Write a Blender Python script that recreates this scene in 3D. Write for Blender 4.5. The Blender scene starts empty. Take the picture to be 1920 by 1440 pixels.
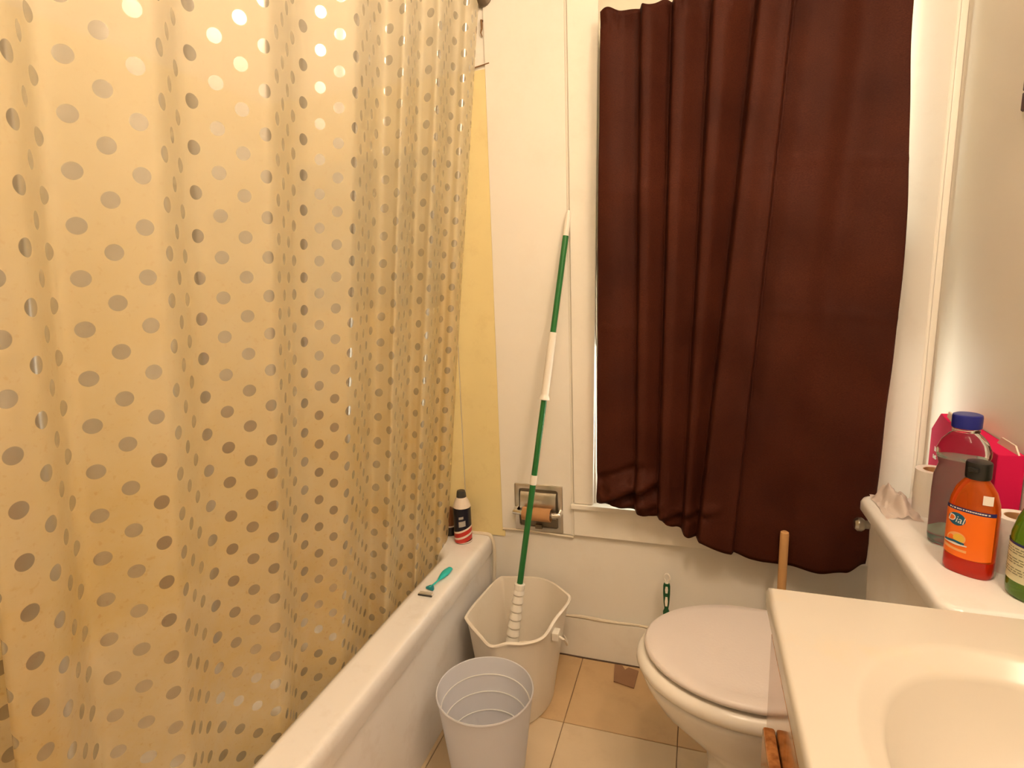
import bpy, bmesh, math, random
from mathutils import Vector, Matrix, Euler
R = math.radians
random.seed(7)
scene = bpy.context.scene
COL = scene.collection

# ------------------------------------------------------------------ camera
cd = bpy.data.cameras.new('camera'); cam = bpy.data.objects.new('camera', cd); COL.objects.link(cam)
cd.sensor_fit = 'HORIZONTAL'; cd.sensor_width = 36.0; cd.lens = 1060.0 / 1920 * 36.0
cd.clip_start = 0.02
def rot(yaw, pitch, roll):
    cy, sy, cp, sp, cr, sr = math.cos(yaw), math.sin(yaw), math.cos(pitch), math.sin(pitch), math.cos(roll), math.sin(roll)
    f = Vector((-sy*cp, cy*cp, -sp)); rt = Vector((cy, sy, 0)); dn = f.cross(rt)
    r2 = cr*rt + sr*dn; d2 = -sr*rt + cr*dn
    return r2, d2, f
r_, d_, f_ = rot(R(18.326), R(10.251), R(1.941))
cam.matrix_world = Matrix(((r_.x, -d_.x, -f_.x, 0), (r_.y, -d_.y, -f_.y, 0), (r_.z, -d_.z, -f_.z, 1.25), (0, 0, 0, 1)))
scene.camera = cam

# ------------------------------------------------------------------ world, exposure, lamp power
w = bpy.data.worlds.new('world'); scene.world = w; w.use_nodes = True
bg = w.node_tree.nodes['Background']
bg.inputs[0].default_value = (1.0, 0.95, 0.80, 1); bg.inputs[1].default_value = 9.0
scene.view_settings.view_transform = 'Standard'; scene.view_settings.look = 'None'
scene.view_settings.exposure = 0.0; scene.view_settings.gamma = 1.0; scene.view_settings.use_curve_mapping = False
LAMP = 124.0
BAR = 125.0
LAMP_COL = (1.0, 0.78, 0.57)

# ------------------------------------------------------------------ materials
def lin(r, g, b):
    f = lambda c: (c/255)/12.92 if c/255 <= .04045 else ((c/255+.055)/1.055)**2.4
    return (f(r), f(g), f(b), 1)
def new_mat(name):
    m = bpy.data.materials.new(name); m.use_nodes = True
    nt = m.node_tree; b = nt.nodes['Principled BSDF']
    return m, nt, b
def N(nt, t, **kw):
    n = nt.nodes.new(t)
    for k, v in kw.items(): setattr(n, k, v)
    return n
def mat(name, col, rough=.5, metal=0., spec=.5, var=.06, scale=8., bump=.0, bscale=60., trans=0., ior=1.45, coat=0., dirt=None, dirt_scale=3., dirt_amt=.3, sub=0.):
    m, nt, b = new_mat(name); L = nt.links
    b.inputs['Roughness'].default_value = rough; b.inputs['Metallic'].default_value = metal
    b.inputs['Specular IOR Level'].default_value = spec; b.inputs['IOR'].default_value = ior
    b.inputs['Transmission Weight'].default_value = trans; b.inputs['Coat Weight'].default_value = coat
    tc = N(nt, 'ShaderNodeTexCoord'); nz = N(nt, 'ShaderNodeTexNoise'); nz.inputs['Scale'].default_value = scale; nz.inputs['Detail'].default_value = 4
    L.new(tc.outputs['Object'], nz.inputs['Vector'])
    mx = N(nt, 'ShaderNodeMix', data_type='RGBA')
    mx.inputs[6].default_value = tuple(c*(1-var) for c in col[:3]) + (1,); mx.inputs[7].default_value = tuple(min(1, c*(1+var)) for c in col[:3]) + (1,)
    L.new(nz.outputs['Fac'], mx.inputs[0]); out = mx.outputs[2]
    if dirt:
        n2 = N(nt, 'ShaderNodeTexNoise'); n2.inputs['Scale'].default_value = dirt_scale; n2.inputs['Detail'].default_value = 8; n2.inputs['Roughness'].default_value = .7
        L.new(tc.outputs['Object'], n2.inputs['Vector'])
        rp = N(nt, 'ShaderNodeMapRange'); rp.inputs[1].default_value = .52; rp.inputs[2].default_value = .75; rp.inputs[4].default_value = dirt_amt
        L.new(n2.outputs['Fac'], rp.inputs[0])
        m2 = N(nt, 'ShaderNodeMix', data_type='RGBA'); m2.inputs[7].default_value = dirt
        L.new(rp.outputs[0], m2.inputs[0]); L.new(out, m2.inputs[6]); out = m2.outputs[2]
    L.new(out, b.inputs['Base Color'])
    if bump:
        n3 = N(nt, 'ShaderNodeTexNoise'); n3.inputs['Scale'].default_value = bscale; n3.inputs['Detail'].default_value = 3
        L.new(tc.outputs['Object'], n3.inputs['Vector'])
        bp = N(nt, 'ShaderNodeBump'); bp.inputs['Strength'].default_value = bump; bp.inputs['Distance'].default_value = .004
        L.new(n3.outputs['Fac'], bp.inputs['Height']); L.new(bp.outputs[0], b.inputs['Normal'])
    return m

M = {}
M['wall'] = mat('wall_paint', (.82, .785, .71, 1), .55, var=.03, scale=3, bump=.15, bscale=25, dirt=(.52, .40, .24, 1), dirt_scale=4.5, dirt_amt=.10)
M['wall_side'] = mat('wall_paint_grey', (.85, .80, .71, 1), .5, var=.03, scale=3, bump=.1, bscale=40)
M['trim'] = mat('trim_paint', (.84, .80, .71, 1), .38, var=.03, scale=6, bump=.12, bscale=30, dirt=(.45, .33, .2, 1), dirt_scale=11, dirt_amt=.10)
M['ceiling'] = mat('ceiling_paint', (.86, .83, .77, 1), .7)
M['tile'] = mat('floor_tile', (.56, .38, .20, 1), .45, var=.15, scale=9, bump=.1, bscale=40, dirt=(.27, .16, .08, 1), dirt_scale=6, dirt_amt=.35)
M['tile2'] = mat('floor_tile_pale', (.62, .48, .31, 1), .42, var=.12, scale=7, bump=.1, bscale=40, dirt=(.33, .22, .12, 1), dirt_scale=5, dirt_amt=.30)  # paler tile for the rows nearer the viewer
M['grout'] = mat('floor_grout', (.20, .125, .07, 1), .8)
M['surround'] = mat('surround_panel', (.79, .67, .34, 1), .35, var=.04, scale=5, dirt=(.50, .33, .12, 1), dirt_scale=14, dirt_amt=.25)
M['green_patch'] = mat('grey_green_patch', (.40, .40, .27, 1), .6, var=.15, scale=7)
M['tub'] = mat('tub_enamel', (.84, .82, .80, 1), .14, var=.02, dirt=(.42, .31, .20, 1), dirt_scale=9, dirt_amt=.22)
M['caulk'] = mat('caulk', (.74, .66, .52, 1), .5, bump=.3)
M['porcelain'] = mat('porcelain', (.82, .80, .77, 1), .16, var=.02, dirt=(.48, .36, .24, 1), dirt_scale=12, dirt_amt=.12)
M['lid'] = mat('toilet_lid', (.74, .675, .64, 1), .35, var=.03, bump=.08, bscale=200)
M['seat'] = mat('toilet_seat', (.82, .78, .71, 1), .22, var=.02)
M['gap_shade'] = mat('painted_gap_shade', (.05, .045, .03, 1), .7)  # near-black colour painting the shade under the toilet lid
M['marble'] = mat('cultured_marble', (.58, .535, .46, 1), .22, var=.03, scale=4, dirt=(.72, .52, .22, 1), dirt_scale=5, dirt_amt=.30)
M['chrome'] = mat('chrome', (.80, .78, .75, 1), .12, metal=1, var=.02)
M['chrome_worn'] = mat('chrome_worn', (.62, .59, .54, 1), .28, metal=1, var=.15, scale=30)
M['dark_metal'] = mat('dark_metal', (.22, .18, .13, 1), .45, metal=.8)
M['rust'] = mat('rust', (.22, .12, .05, 1), .8, var=.3, scale=60)
M['card'] = mat('cardboard_core', (.46, .24, .10, 1), .8, var=.08, scale=40)
M['paper'] = mat('tissue_paper', (.82, .77, .72, 1), .9, bump=.3, bscale=90)
M['scrap'] = mat('brown_card', (.27, .145, .075, 1), .7, var=.12, scale=20)
M['green'] = mat('green_pole', (.018, .145, .035, 1), .3, var=.08, scale=20)
M['white_pl'] = mat('white_plastic', (.82, .77, .68, 1), .35, var=.03)
M['bucket'] = mat('bucket_plastic', (.80, .73, .62, 1), .38, var=.03, scale=5, dirt=(.5, .38, .25, 1), dirt_scale=7, dirt_amt=.15)
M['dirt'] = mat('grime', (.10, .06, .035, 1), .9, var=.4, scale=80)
M['black_pl'] = mat('black_plastic', (.014, .013, .012, 1), .28)
M['grey_cap'] = mat('charcoal_cap', (.05, .048, .042, 1), .4)
M['navy'] = mat('navy_can', (.012, .012, .022, 1), .25)
M['red'] = mat('red_stripe', (.50, .03, .02, 1), .3)
M['cream_band'] = mat('cream_band', (.78, .68, .58, 1), .35)
M['silver_print'] = mat('silver_print', (.45, .43, .40, 1), .35, metal=.4, var=.3, scale=90)
M['brown_pl'] = mat('brown_bottle', (.16, .055, .015, 1), .3)
M['teal'] = mat('teal_plastic', (.02, .48, .47, 1), .3, var=.1, scale=50)
M['teal_dark'] = mat('dark_teal_plastic', (.01, .24, .29, 1), .35)
M['steel'] = mat('razor_steel', (.55, .53, .48, 1), .3, metal=1)
M['wood'] = mat('stick_wood', (.56, .31, .12, 1), .55, var=.10, scale=14)
M['rubber'] = mat('plunger_rubber', (.16, .035, .02, 1), .6)
M['darkgreen'] = mat('brush_green', (.008, .085, .03, 1), .35)
M['pink'] = mat('pink_carton', (.62, .012, .085, 1), .7, spec=.15, var=.05)
M['carton_in'] = mat('carton_inside', (.70, .61, .50, 1), .75)
M['blue_cap'] = mat('blue_cap', (.012, .018, .21, 1), .3)
M['orange_label'] = mat('orange_label', (.86, .17, .012, 1), .33, var=.03)
M['label_blue'] = mat('label_blue', (.02, .02, .12, 1), .35)
M['label_teal'] = mat('label_teal', (.01, .11, .20, 1), .35)
M['label_white'] = mat('label_white', (.82, .78, .72, 1), .4)
M['label_yellow'] = mat('label_yellow', (.80, .50, .06, 1), .4)
M['label_peach'] = mat('label_peach', (.84, .42, .16, 1), .4)
M['label_cream'] = mat('label_cream', (.70, .67, .44, 1), .45)
M['label_ink'] = mat('label_ink', (.16, .16, .09, 1), .5)
M['label_purple'] = mat('label_purple', (.20, .17, .30, 1), .5)
M['frame_red'] = mat('frame_wood', (.060, .012, .010, 1), .35, var=.2)
M['mirror'] = mat('mirror_glass', (.85, .85, .85, 1), .03, metal=1, var=0)
M['blind'] = mat('sash_paint', (.78, .73, .62, 1), .45)
M['door'] = mat('door_paint', (.86, .83, .76, 1), .45)
M['brass'] = mat('brass', (.60, .42, .16, 1), .3, metal=1)

def glassy(name, col, rough=.04, trans=1., ior=1.4):
    return mat(name, col, rough, trans=trans, ior=ior, var=0.02)
M['orange_liq'] = glassy('orange_soap', (.95, .17, .012, 1), .08, .72)
M['red_liq'] = glassy('red_soap', (.75, .035, .008, 1), .10, .55)
M['clear_pl'] = glassy('clear_plastic', (.93, .93, .88, 1), .03, 1., 1.2)
M['mint_liq'] = glassy('mint_liquid', (.60, .80, .74, 1), .03, .88, 1.12)
M['green_bottle'] = glassy('green_bottle', (.16, .34, .02, 1), .08, .6)
M['window_glass'] = glassy('window_glass', (.95, .97, .96, 1), .0, 1., 1.05)

def milky(name, col, transl=.5, transp=.06, rough=.3):
    m, nt, b = new_mat(name); L = nt.links; out = nt.nodes['Material Output']
    b.inputs['Base Color'].default_value = col; b.inputs['Roughness'].default_value = rough
    t = N(nt, 'ShaderNodeBsdfTranslucent'); t.inputs[0].default_value = col
    p = N(nt, 'ShaderNodeBsdfTransparent')
    a = N(nt, 'ShaderNodeMixShader'); a.inputs[0].default_value = transl
    L.new(b.outputs[0], a.inputs[1]); L.new(t.outputs[0], a.inputs[2])
    c = N(nt, 'ShaderNodeMixShader'); c.inputs[0].default_value = transp
    L.new(a.outputs[0], c.inputs[1]); L.new(p.outputs[0], c.inputs[2])
    L.new(c.outputs[0], out.inputs[0])
    return m
M['can_milky'] = milky('milky_plastic', (.86, .87, .92, 1), .42, .05, .18)
M['can_ring'] = milky('milky_ridge', (.92, .92, .90, 1), .3, .0, .25)
M['tissue_thin'] = milky('crumpled_tissue', (.82, .72, .66, 1), .35, .10, .6)

M['shade'] = milky('shade_cloth', (.80, .74, .60, 1), .12, .0, .7)
def oak():
    m, nt, b = new_mat('varnished_oak'); L = nt.links
    tc = N(nt, 'ShaderNodeTexCoord'); mp = N(nt, 'ShaderNodeMapping'); mp.inputs['Scale'].default_value = (60, 60, 3)
    nz = N(nt, 'ShaderNodeTexNoise'); nz.inputs['Scale'].default_value = 1.4; nz.inputs['Detail'].default_value = 6
    cr = N(nt, 'ShaderNodeValToRGB'); cr.color_ramp.elements[0].color = (.22, .075, .02, 1); cr.color_ramp.elements[1].color = (.52, .22, .07, 1)
    cr.color_ramp.elements[0].position = .35; cr.color_ramp.elements[1].position = .65
    L.new(tc.outputs['Object'], mp.inputs[0]); L.new(mp.outputs[0], nz.inputs['Vector']); L.new(nz.outputs['Fac'], cr.inputs[0]); L.new(cr.outputs[0], b.inputs['Base Color'])
    b.inputs['Roughness'].default_value = .16; b.inputs['Coat Weight'].default_value = .6; b.inputs['Coat Roughness'].default_value = .06
    return m
M['oak'] = oak()

def brown_cloth():
    m, nt, b = new_mat('brown_cloth'); L = nt.links
    tc = N(nt, 'ShaderNodeTexCoord')
    mp = N(nt, 'ShaderNodeMapping'); mp.inputs['Scale'].default_value = (260, 260, 900)
    nz = N(nt, 'ShaderNodeTexNoise'); nz.inputs['Scale'].default_value = 1.; nz.inputs['Detail'].default_value = 2
    L.new(tc.outputs['Object'], mp.inputs[0]); L.new(mp.outputs[0], nz.inputs['Vector'])
    n2 = N(nt, 'ShaderNodeTexNoise'); n2.inputs['Scale'].default_value = 5.; n2.inputs['Detail'].default_value = 5; L.new(tc.outputs['Object'], n2.inputs['Vector'])
    mx = N(nt, 'ShaderNodeMix', data_type='RGBA'); mx.inputs[6].default_value = (.030, .0062, .0030, 1); mx.inputs[7].default_value = (.070, .0165, .0075, 1)
    ad = N(nt, 'ShaderNodeMath', operation='MULTIPLY'); L.new(nz.outputs['Fac'], ad.inputs[0]); L.new(n2.outputs['Fac'], ad.inputs[1])
    mr = N(nt, 'ShaderNodeMapRange'); mr.inputs[1].default_value = .1; mr.inputs[2].default_value = .45; L.new(ad.outputs[0], mr.inputs[0])
    L.new(mr.outputs[0], mx.inputs[0]); L.new(mx.outputs[2], b.inputs['Base Color'])
    b.inputs['Roughness'].default_value = .62; b.inputs['Specular IOR Level'].default_value = .10
    bp = N(nt, 'ShaderNodeBump'); bp.inputs['Strength'].default_value = .25; bp.inputs['Distance'].default_value = .001
    L.new(nz.outputs['Fac'], bp.inputs['Height']); L.new(bp.outputs[0], b.inputs['Normal'])
    return m
M['brown'] = brown_cloth()

def dotted_vinyl():
    m, nt, b = new_mat('dotted_vinyl'); L = nt.links; out = nt.nodes['Material Output']
    uv = N(nt, 'ShaderNodeUVMap'); uv.uv_map = 'print'
    sx = N(nt, 'ShaderNodeSeparateXYZ'); L.new(uv.outputs[0], sx.inputs[0])
    def mth(op, a, bb=None, c=None):
        n = N(nt, 'ShaderNodeMath', operation=op)
        for i, v in enumerate((a, bb, c)):
            if v is None: continue
            if isinstance(v, (int, float)): n.inputs[i].default_value = v
            else: L.new(v, n.inputs[i])
        return n.outputs[0]
    PU, PV = .0345, .0620
    un = mth('DIVIDE', sx.outputs[0], PU); vn = mth('DIVIDE', sx.outputs[1], PV)
    colm = mth('FLOOR', un); par = mth('MODULO', colm, 2.0)
    vv = mth('ADD', vn, mth('MULTIPLY', par, .5))
    du = mth('MULTIPLY', mth('SUBTRACT', mth('FRACT', un), .5), PU)
    dv = mth('MULTIPLY', mth('SUBTRACT', mth('FRACT', vv), .5), PV)
    d2 = mth('SQRT', mth('ADD', mth('MULTIPLY', du, du), mth('MULTIPLY', dv, dv)))
    tc = N(nt, 'ShaderNodeTexCoord')
    mr = N(nt, 'ShaderNodeMapRange'); mr.inputs[1].default_value = .0105; mr.inputs[2].default_value = .0098; L.new(d2, mr.inputs[0])
    mask = mr.outputs[0]
    # film colour: cream vinyl, rusty soap stain growing towards the hem
    nz = N(nt, 'ShaderNodeTexNoise'); nz.inputs['Scale'].default_value = 3.5; nz.inputs['Detail'].default_value = 9; nz.inputs['Roughness'].default_value = .72
    L.new(tc.outputs['Object'], nz.inputs['Vector'])
    hz = N(nt, 'ShaderNodeMapRange'); hz.inputs[1].default_value = 1.75; hz.inputs[2].default_value = .60; L.new(sx.outputs[1], hz.inputs[0])
    st = mth('MULTIPLY', hz.outputs[0], mth('MULTIPLY_ADD', nz.outputs['Fac'], 2.4, -.5))
    st.node.use_clamp = True
    film = N(nt, 'ShaderNodeMix', data_type='RGBA'); film.inputs[6].default_value = (.76, .70, .53, 1); film.inputs[7].default_value = (.70, .525, .22, 1)
    L.new(st, film.inputs[0])
    sp = N(nt, 'ShaderNodeTexNoise'); sp.inputs['Scale'].default_value = 130; sp.inputs['Detail'].default_value = 3; L.new(tc.outputs['Object'], sp.inputs['Vector'])
    spm = N(nt, 'ShaderNodeMapRange'); spm.inputs[1].default_value = .60; spm.inputs[2].default_value = .72; L.new(sp.outputs['Fac'], spm.inputs[0])
    f2 = N(nt, 'ShaderNodeMix', data_type='RGBA'); f2.inputs[7].default_value = (.50, .25, .08, 1)
    L.new(mth('MULTIPLY', spm.outputs[0], mth('MULTIPLY', st, .45)), f2.inputs[0]); L.new(film.outputs[2], f2.inputs[6])
    dif = b; L.new(f2.outputs[2], b.inputs['Base Color']); b.inputs['Roughness'].default_value = .6; b.inputs['Specular IOR Level'].default_value = .35
    tl = N(nt, 'ShaderNodeBsdfTranslucent'); L.new(f2.outputs[2], tl.inputs[0])
    tp = N(nt, 'ShaderNodeBsdfTransparent'); tp.inputs[0].default_value = (1, .97, .90, 1)
    a = N(nt, 'ShaderNodeMixShader'); a.inputs[0].default_value = .38; L.new(dif.outputs[0], a.inputs[1]); L.new(tl.outputs[0], a.inputs[2])
    c = N(nt, 'ShaderNodeMixShader'); c.inputs[0].default_value = .24; L.new(a.outputs[0], c.inputs[1]); L.new(tp.outputs[0], c.inputs[2])
    # dots: pearly silver foil print
    p = N(nt, 'ShaderNodeBsdfPrincipled'); p.inputs['Base Color'].default_value = (.47, .455, .42, 1); p.inputs['Metallic'].default_value = .85; p.inputs['Roughness'].default_value = .22
    e = N(nt, 'ShaderNodeMixShader'); L.new(mth('MULTIPLY', mask, .72), e.inputs[0]); L.new(c.outputs[0], e.inputs[1]); L.new(p.outputs[0], e.inputs[2])
    L.new(e.outputs[0], out.inputs[0])
    return m
M['vinyl'] = dotted_vinyl()

def emit(name, col, s):
    m, nt, b = new_mat(name)
    b.inputs['Base Color'].default_value = (*col, 1); b.inputs['Emission Color'].default_value = (*col, 1); b.inputs['Emission Strength'].default_value = s
    return m
M['bar_bulb'] = emit('lit_vanity_bulb', LAMP_COL, BAR)
M['bulb'] = emit('lit_glass_globe', LAMP_COL, LAMP)

# ------------------------------------------------------------------ mesh helpers
def finish(me, smooth=True, angle=35):
    for p in me.polygons: p.use_smooth = smooth
    if smooth: me.set_sharp_from_angle(angle=R(angle))
def link(name, me, m, parent=None, loc=(0, 0, 0), rotn=(0, 0, 0), wn_=True):
    o = bpy.data.objects.new(name, me); COL.objects.link(o)
    if m is not None: me.materials.append(M[m] if isinstance(m, str) else m)
    o.location = loc; o.rotation_euler = rotn
    if parent is not None: o.parent = parent
    if wn_: 
        md = o.modifiers.new('weighted_normal', 'WEIGHTED_NORMAL'); md.keep_sharp = True; md.weight = 60
    return o
def from_bm(bm, smooth=True, angle=35):
    me = bpy.data.meshes.new('mesh'); bmesh.ops.recalc_face_normals(bm, faces=bm.faces[:]); bm.to_mesh(me); bm.free(); finish(me, smooth, angle); return me
def add_box(bm, lo, hi, bev=0., seg=2):
    r = bmesh.ops.create_cube(bm, size=1.0); vs = r['verts']
    for v in vs:
        v.co = Vector([lo[i] + (v.co[i] + .5) * (hi[i] - lo[i]) for i in range(3)])
    if bev:
        es = list({e for v in vs for e in v.link_edges})
        bmesh.ops.bevel(bm, geom=es, offset=bev, segments=seg, affect='EDGES', profile=.5)
def box(lo, hi, bev=0., seg=2):
    bm = bmesh.new(); add_box(bm, lo, hi, bev, seg); return from_bm(bm)
def loft(rings, cap0=True, cap1=True, smooth=True, angle=35, closed=True):
    bm = bmesh.new(); vr = [[bm.verts.new(p) for p in r] for r in rings]; n = len(rings[0])
    for a, b in zip(vr, vr[1:]):
        for i in range(n if closed else n-1):
            j = (i+1) % n
            try: bm.faces.new((a[i], a[j], b[j], b[i]))
            except ValueError: pass
    if cap0 and closed: bm.faces.new(vr[0][::-1])
    if cap1 and closed: bm.faces.new(vr[-1])
    return from_bm(bm, smooth, angle)
def circ(r, z, n=40, cx=0, cy=0, ry=None, p=2., rotz=0.):
    ry = r if ry is None else ry; out = []
    for i in range(n):
        t = 2*math.pi*i/n; c, s = math.cos(t), math.sin(t)
        x = math.copysign(abs(c)**(2/p), c)*r; y = math.copysign(abs(s)**(2/p), s)*ry
        out.append((cx + x*math.cos(rotz) - y*math.sin(rotz), cy + x*math.sin(rotz) + y*math.cos(rotz), z))
    return out
def lathe(prof, n=40, cap0=True, cap1=True, ratio=1., p=2., angle=35):
    return loft([circ(r, z, n, ry=r*ratio, p=p) for r, z in prof], cap0, cap1, angle=angle)
def rrect(x0, x1, y0, y1, r, z, k=6):
    out = []
    for cx, cy, a in ((x1-r, y1-r, 0), (x0+r, y1-r, 90), (x0+r, y0+r, 180), (x1-r, y0+r, 270)):
        for i in range(k+1):
            t = R(a + 90*i/k); out.append((cx + r*math.cos(t), cy + r*math.sin(t), z))
    return out
def add_tube(bm, pts, rad, n=10, caps=True):
    pts = [Vector(p) for p in pts]; rads = rad if isinstance(rad, (list, tuple)) else [rad]*len(pts); rings = []; prev = None
    for i, p in enumerate(pts):
        t = (pts[min(i+1, len(pts)-1)] - pts[max(i-1, 0)]).normalized()
        if prev is None:
            a = Vector((0, 0, 1)) if abs(t.z) < .9 else Vector((1, 0, 0)); u = t.cross(a).normalized()
        else: u = (prev - t*prev.dot(t)).normalized()
        prev = u; v = t.cross(u)
        rings.append([bm.verts.new(p + (u*math.cos(2*math.pi*k/n) + v*math.sin(2*math.pi*k/n))*rads[i]) for k in range(n)])
    for a, b in zip(rings, rings[1:]):
        for k in range(n): bm.faces.new((a[k], a[(k+1) % n], b[(k+1) % n], b[k]))
    if caps: bm.faces.new(rings[0][::-1]); bm.faces.new(rings[-1])
def tube(pts, rad, n=10, caps=True, angle=35):
    bm = bmesh.new(); add_tube(bm, pts, rad, n, caps); return from_bm(bm, True, angle)
def prism(poly, lo, hi, axis=2, bev=0.):
    bm = bmesh.new()
    def P(a, b, h): return {0: (h, a, b), 1: (a, h, b), 2: (a, b, h)}[axis]
    v0 = [bm.verts.new(P(a, b, lo)) for a, b in poly]; v1 = [bm.verts.new(P(a, b, hi)) for a, b in poly]
    bm.faces.new(v0[::-1]); bm.faces.new(v1)
    for i in range(len(poly)):
        j = (i+1) % len(poly); bm.faces.new((v0[i], v0[j], v1[j], v1[i]))
    if bev: bmesh.ops.bevel(bm, geom=bm.edges[:], offset=bev, segments=2, affect='EDGES')
    return from_bm(bm)
def catmull(pts, per=8, closed=True):
    out = []; n = len(pts); V = [Vector(p) for p in pts]
    for i in range(n if closed else n-1):
        g = lambda k: V[k % n] if closed else V[max(0, min(n-1, k))]
        p0, p1, p2, p3 = g(i-1), g(i), g(i+1), g(i+2)
        for s in range(per):
            t = s/per
            out.append(.5*((2*p1) + (p2-p0)*t + (2*p0-5*p1+4*p2-p3)*t*t + (-p0+3*p1-3*p2+p3)*t**3))
    if not closed: out.append(V[-1])
    return out
def thing(name, label, cat, loc=(0, 0, 0), rz=0., group=None):
    o = bpy.data.objects.new(name, None); COL.objects.link(o); o.empty_display_size = .05
    o.location = loc; o.rotation_euler = (0, 0, rz); tag(o, label, cat, group); return o
def tag(o, label, cat, group=None):
    o['label'] = label; o['category'] = cat
    if group: o['group'] = group
    return o
def struct(o, label=None):
    o['kind'] = 'structure'
    if label: o['label'] = label
    return o
def struct_root(name, label=None, loc=(0, 0, 0)):
    o = bpy.data.objects.new(name, None); COL.objects.link(o); o.location = loc; return struct(o, label)
def lerp(a, b, t): return a + (b-a)*t
def interp(tab, x):
    if x <= tab[0][0]: return tab[0][1]
    for (a, fa), (b, fb) in zip(tab, tab[1:]):
        if x <= b: 
            t = (x-a)/(b-a); t = t*t*(3-2*t); return lerp(fa, fb, t)
    return tab[-1][1]
def text_mesh(s, size):
    cu = bpy.data.curves.new('txt', 'FONT'); cu.body = s; cu.size = size; cu.align_x = 'CENTER'; cu.align_y = 'CENTER'; cu.resolution_u = 3
    o = bpy.data.objects.new('txt', cu); COL.objects.link(o)
    dg = bpy.context.evaluated_depsgraph_get(); me = bpy.data.meshes.new_from_object(o.evaluated_get(dg))
    bpy.data.objects.remove(o); bpy.data.curves.remove(cu)
    return me

# ------------------------------------------------------------------ room shell
XW, YB, XL, YF, ZC = .575, 1.70, -1.42, -.85, 2.42
fl = struct(link('floor', box((XL-.1, YF-.1, -.08), (XW+.1, YB+.1, -.004)), 'grout'), 'beige square tile floor with dark joints')
TS = .314
tile_me = {}
for i in range(-4, 3):
    for j in range(-7, 2):
        x0, y0 = -.339 + TS*i, 1.39 + TS*j
        lo = (max(x0, XL)+.0011, max(y0, YF)+.0011); hi = (min(x0+TS, XW)-.0011, min(y0+TS, YB)-.0011)
        if hi[0]-lo[0] < .02 or hi[1]-lo[1] < .02: continue
        key = (round(hi[0]-lo[0], 3), round(hi[1]-lo[1], 3), j < 0)
        if key not in tile_me:
            me = box((0, 0, -.008), (key[0], key[1], 0), .0012, 1); me.materials.append(M['tile2'] if j < 0 else M['tile']); tile_me[key] = me
        o = bpy.data.objects.new('tile', tile_me[key]); COL.objects.link(o); o.location = (lo[0], lo[1], random.uniform(-.0006, 0)); o.parent = fl
bm = bmesh.new()
OX0, OX1, OZ0, OZ1 = -.306, .560, .545, 2.06
SX1 = .470
add_box(bm, (XL-.1, YB, 0), (OX0, YB+.10, ZC)); add_box(bm, (OX1, YB, 0), (XW+.1, YB+.10, ZC))
add_box(bm, (OX0, YB, 0), (OX1, YB+.10, OZ0)); add_box(bm, (OX0, YB, OZ1), (OX1, YB+.10, ZC))
struct(link('wall_back', from_bm(bm), 'wall'), 'cream painted wall with the window')
struct(link('wall_right', box((XW, YF-.1, 0), (XW+.1, YB+.1, ZC)), 'wall_side'), 'pale greyish wall behind the toilet tank')
struct(link('wall_left', box((XL-.1, YF-.1, 0), (XL, YB+.1, ZC)), 'wall'), 'cream wall behind the tub')
struct(link('wall_front', box((XL-.1, YF-.1, 0), (XW+.1, YF, ZC)), 'wall'), 'cream wall behind the viewer')
struct(link('ceiling', box((XL-.1, YF-.1, ZC), (XW+.1, YB+.1, ZC+.08)), 'ceiling'), 'plain off white ceiling')
dr = struct(link('door_1', box((-.55, YF, 0), (.2, YF+.03, 2.0), .004), 'door'), 'painted door in the wall behind the viewer')
link('door_knob', lathe([(.012, 0), (.012, .03), (.028, .04), (.03, .055), (.018, .068), (.004, .07)], 20), 'brass', dr, (.12, YF+.03, .95), (R(-90), 0, 0))
# wall boards proud of the lower wall, with a ledge at z=.43
t1 = struct_root('trim_1', 'cream wall board between tub panel and window casing')
link('board', box((-.612, YB-.007, .432), (-.366, YB, ZC), .002), 'wall', t1)
link('seam_bead', tube([(-.61, YB-.006, .428), (-.52, YB-.007, .431), (-.45, YB-.006, .428), (-.366, YB-.007, .425)], .0045, 6), 'caulk', t1)
# yellow tub surround
t2 = struct_root('trim_2', 'yellowed tub surround panels with a vertical seam')
link('panel', box((-.742, YB-.005, .40), (-.604, YB, 1.868), .0015), 'surround', t2)
link('panel', box((XL, YB-.004, .40), (-.746, YB, 1.868), .0015), 'surround', t2)
link('panel', box((XL, .18, .40), (XL+.005, YB-.005, 1.868), .0015), 'surround', t2)
link('patch', box((-1.30, YB-.008, 1.18), (-.79, YB-.004, 1.66), .002), 'green_patch', t2)  # grey-green patch on the surround behind the shower curtain
link('top_edge', tube([(-.73, YB-.004, 1.868), (-.66, YB-.008, 1.872), (-.598, YB-.006, 1.882)], .002, 6), 'rust', t2)
# baseboard
bb = struct_root('baseboard_back', 'cream baseboard under the window')
link('board', box((-.648, YB-.016, 0), (XW, YB, .142), .003), 'trim', bb)
pts = [(-.648 + i*.0612, YB-.014 + random.uniform(-.002, .001), .146 + random.uniform(-.0025, .003)) for i in range(21)]
link('caulk_bead', tube(pts, [.0055 + random.uniform(-.002, .002) for _ in pts], 8), 'caulk', bb)
link('dirt_line', tube([(-.64 + i*.06, YB-.0175 + random.uniform(-.0015, .001), .001) for i in range(21)], .0028, 6), 'dirt', bb)
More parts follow.
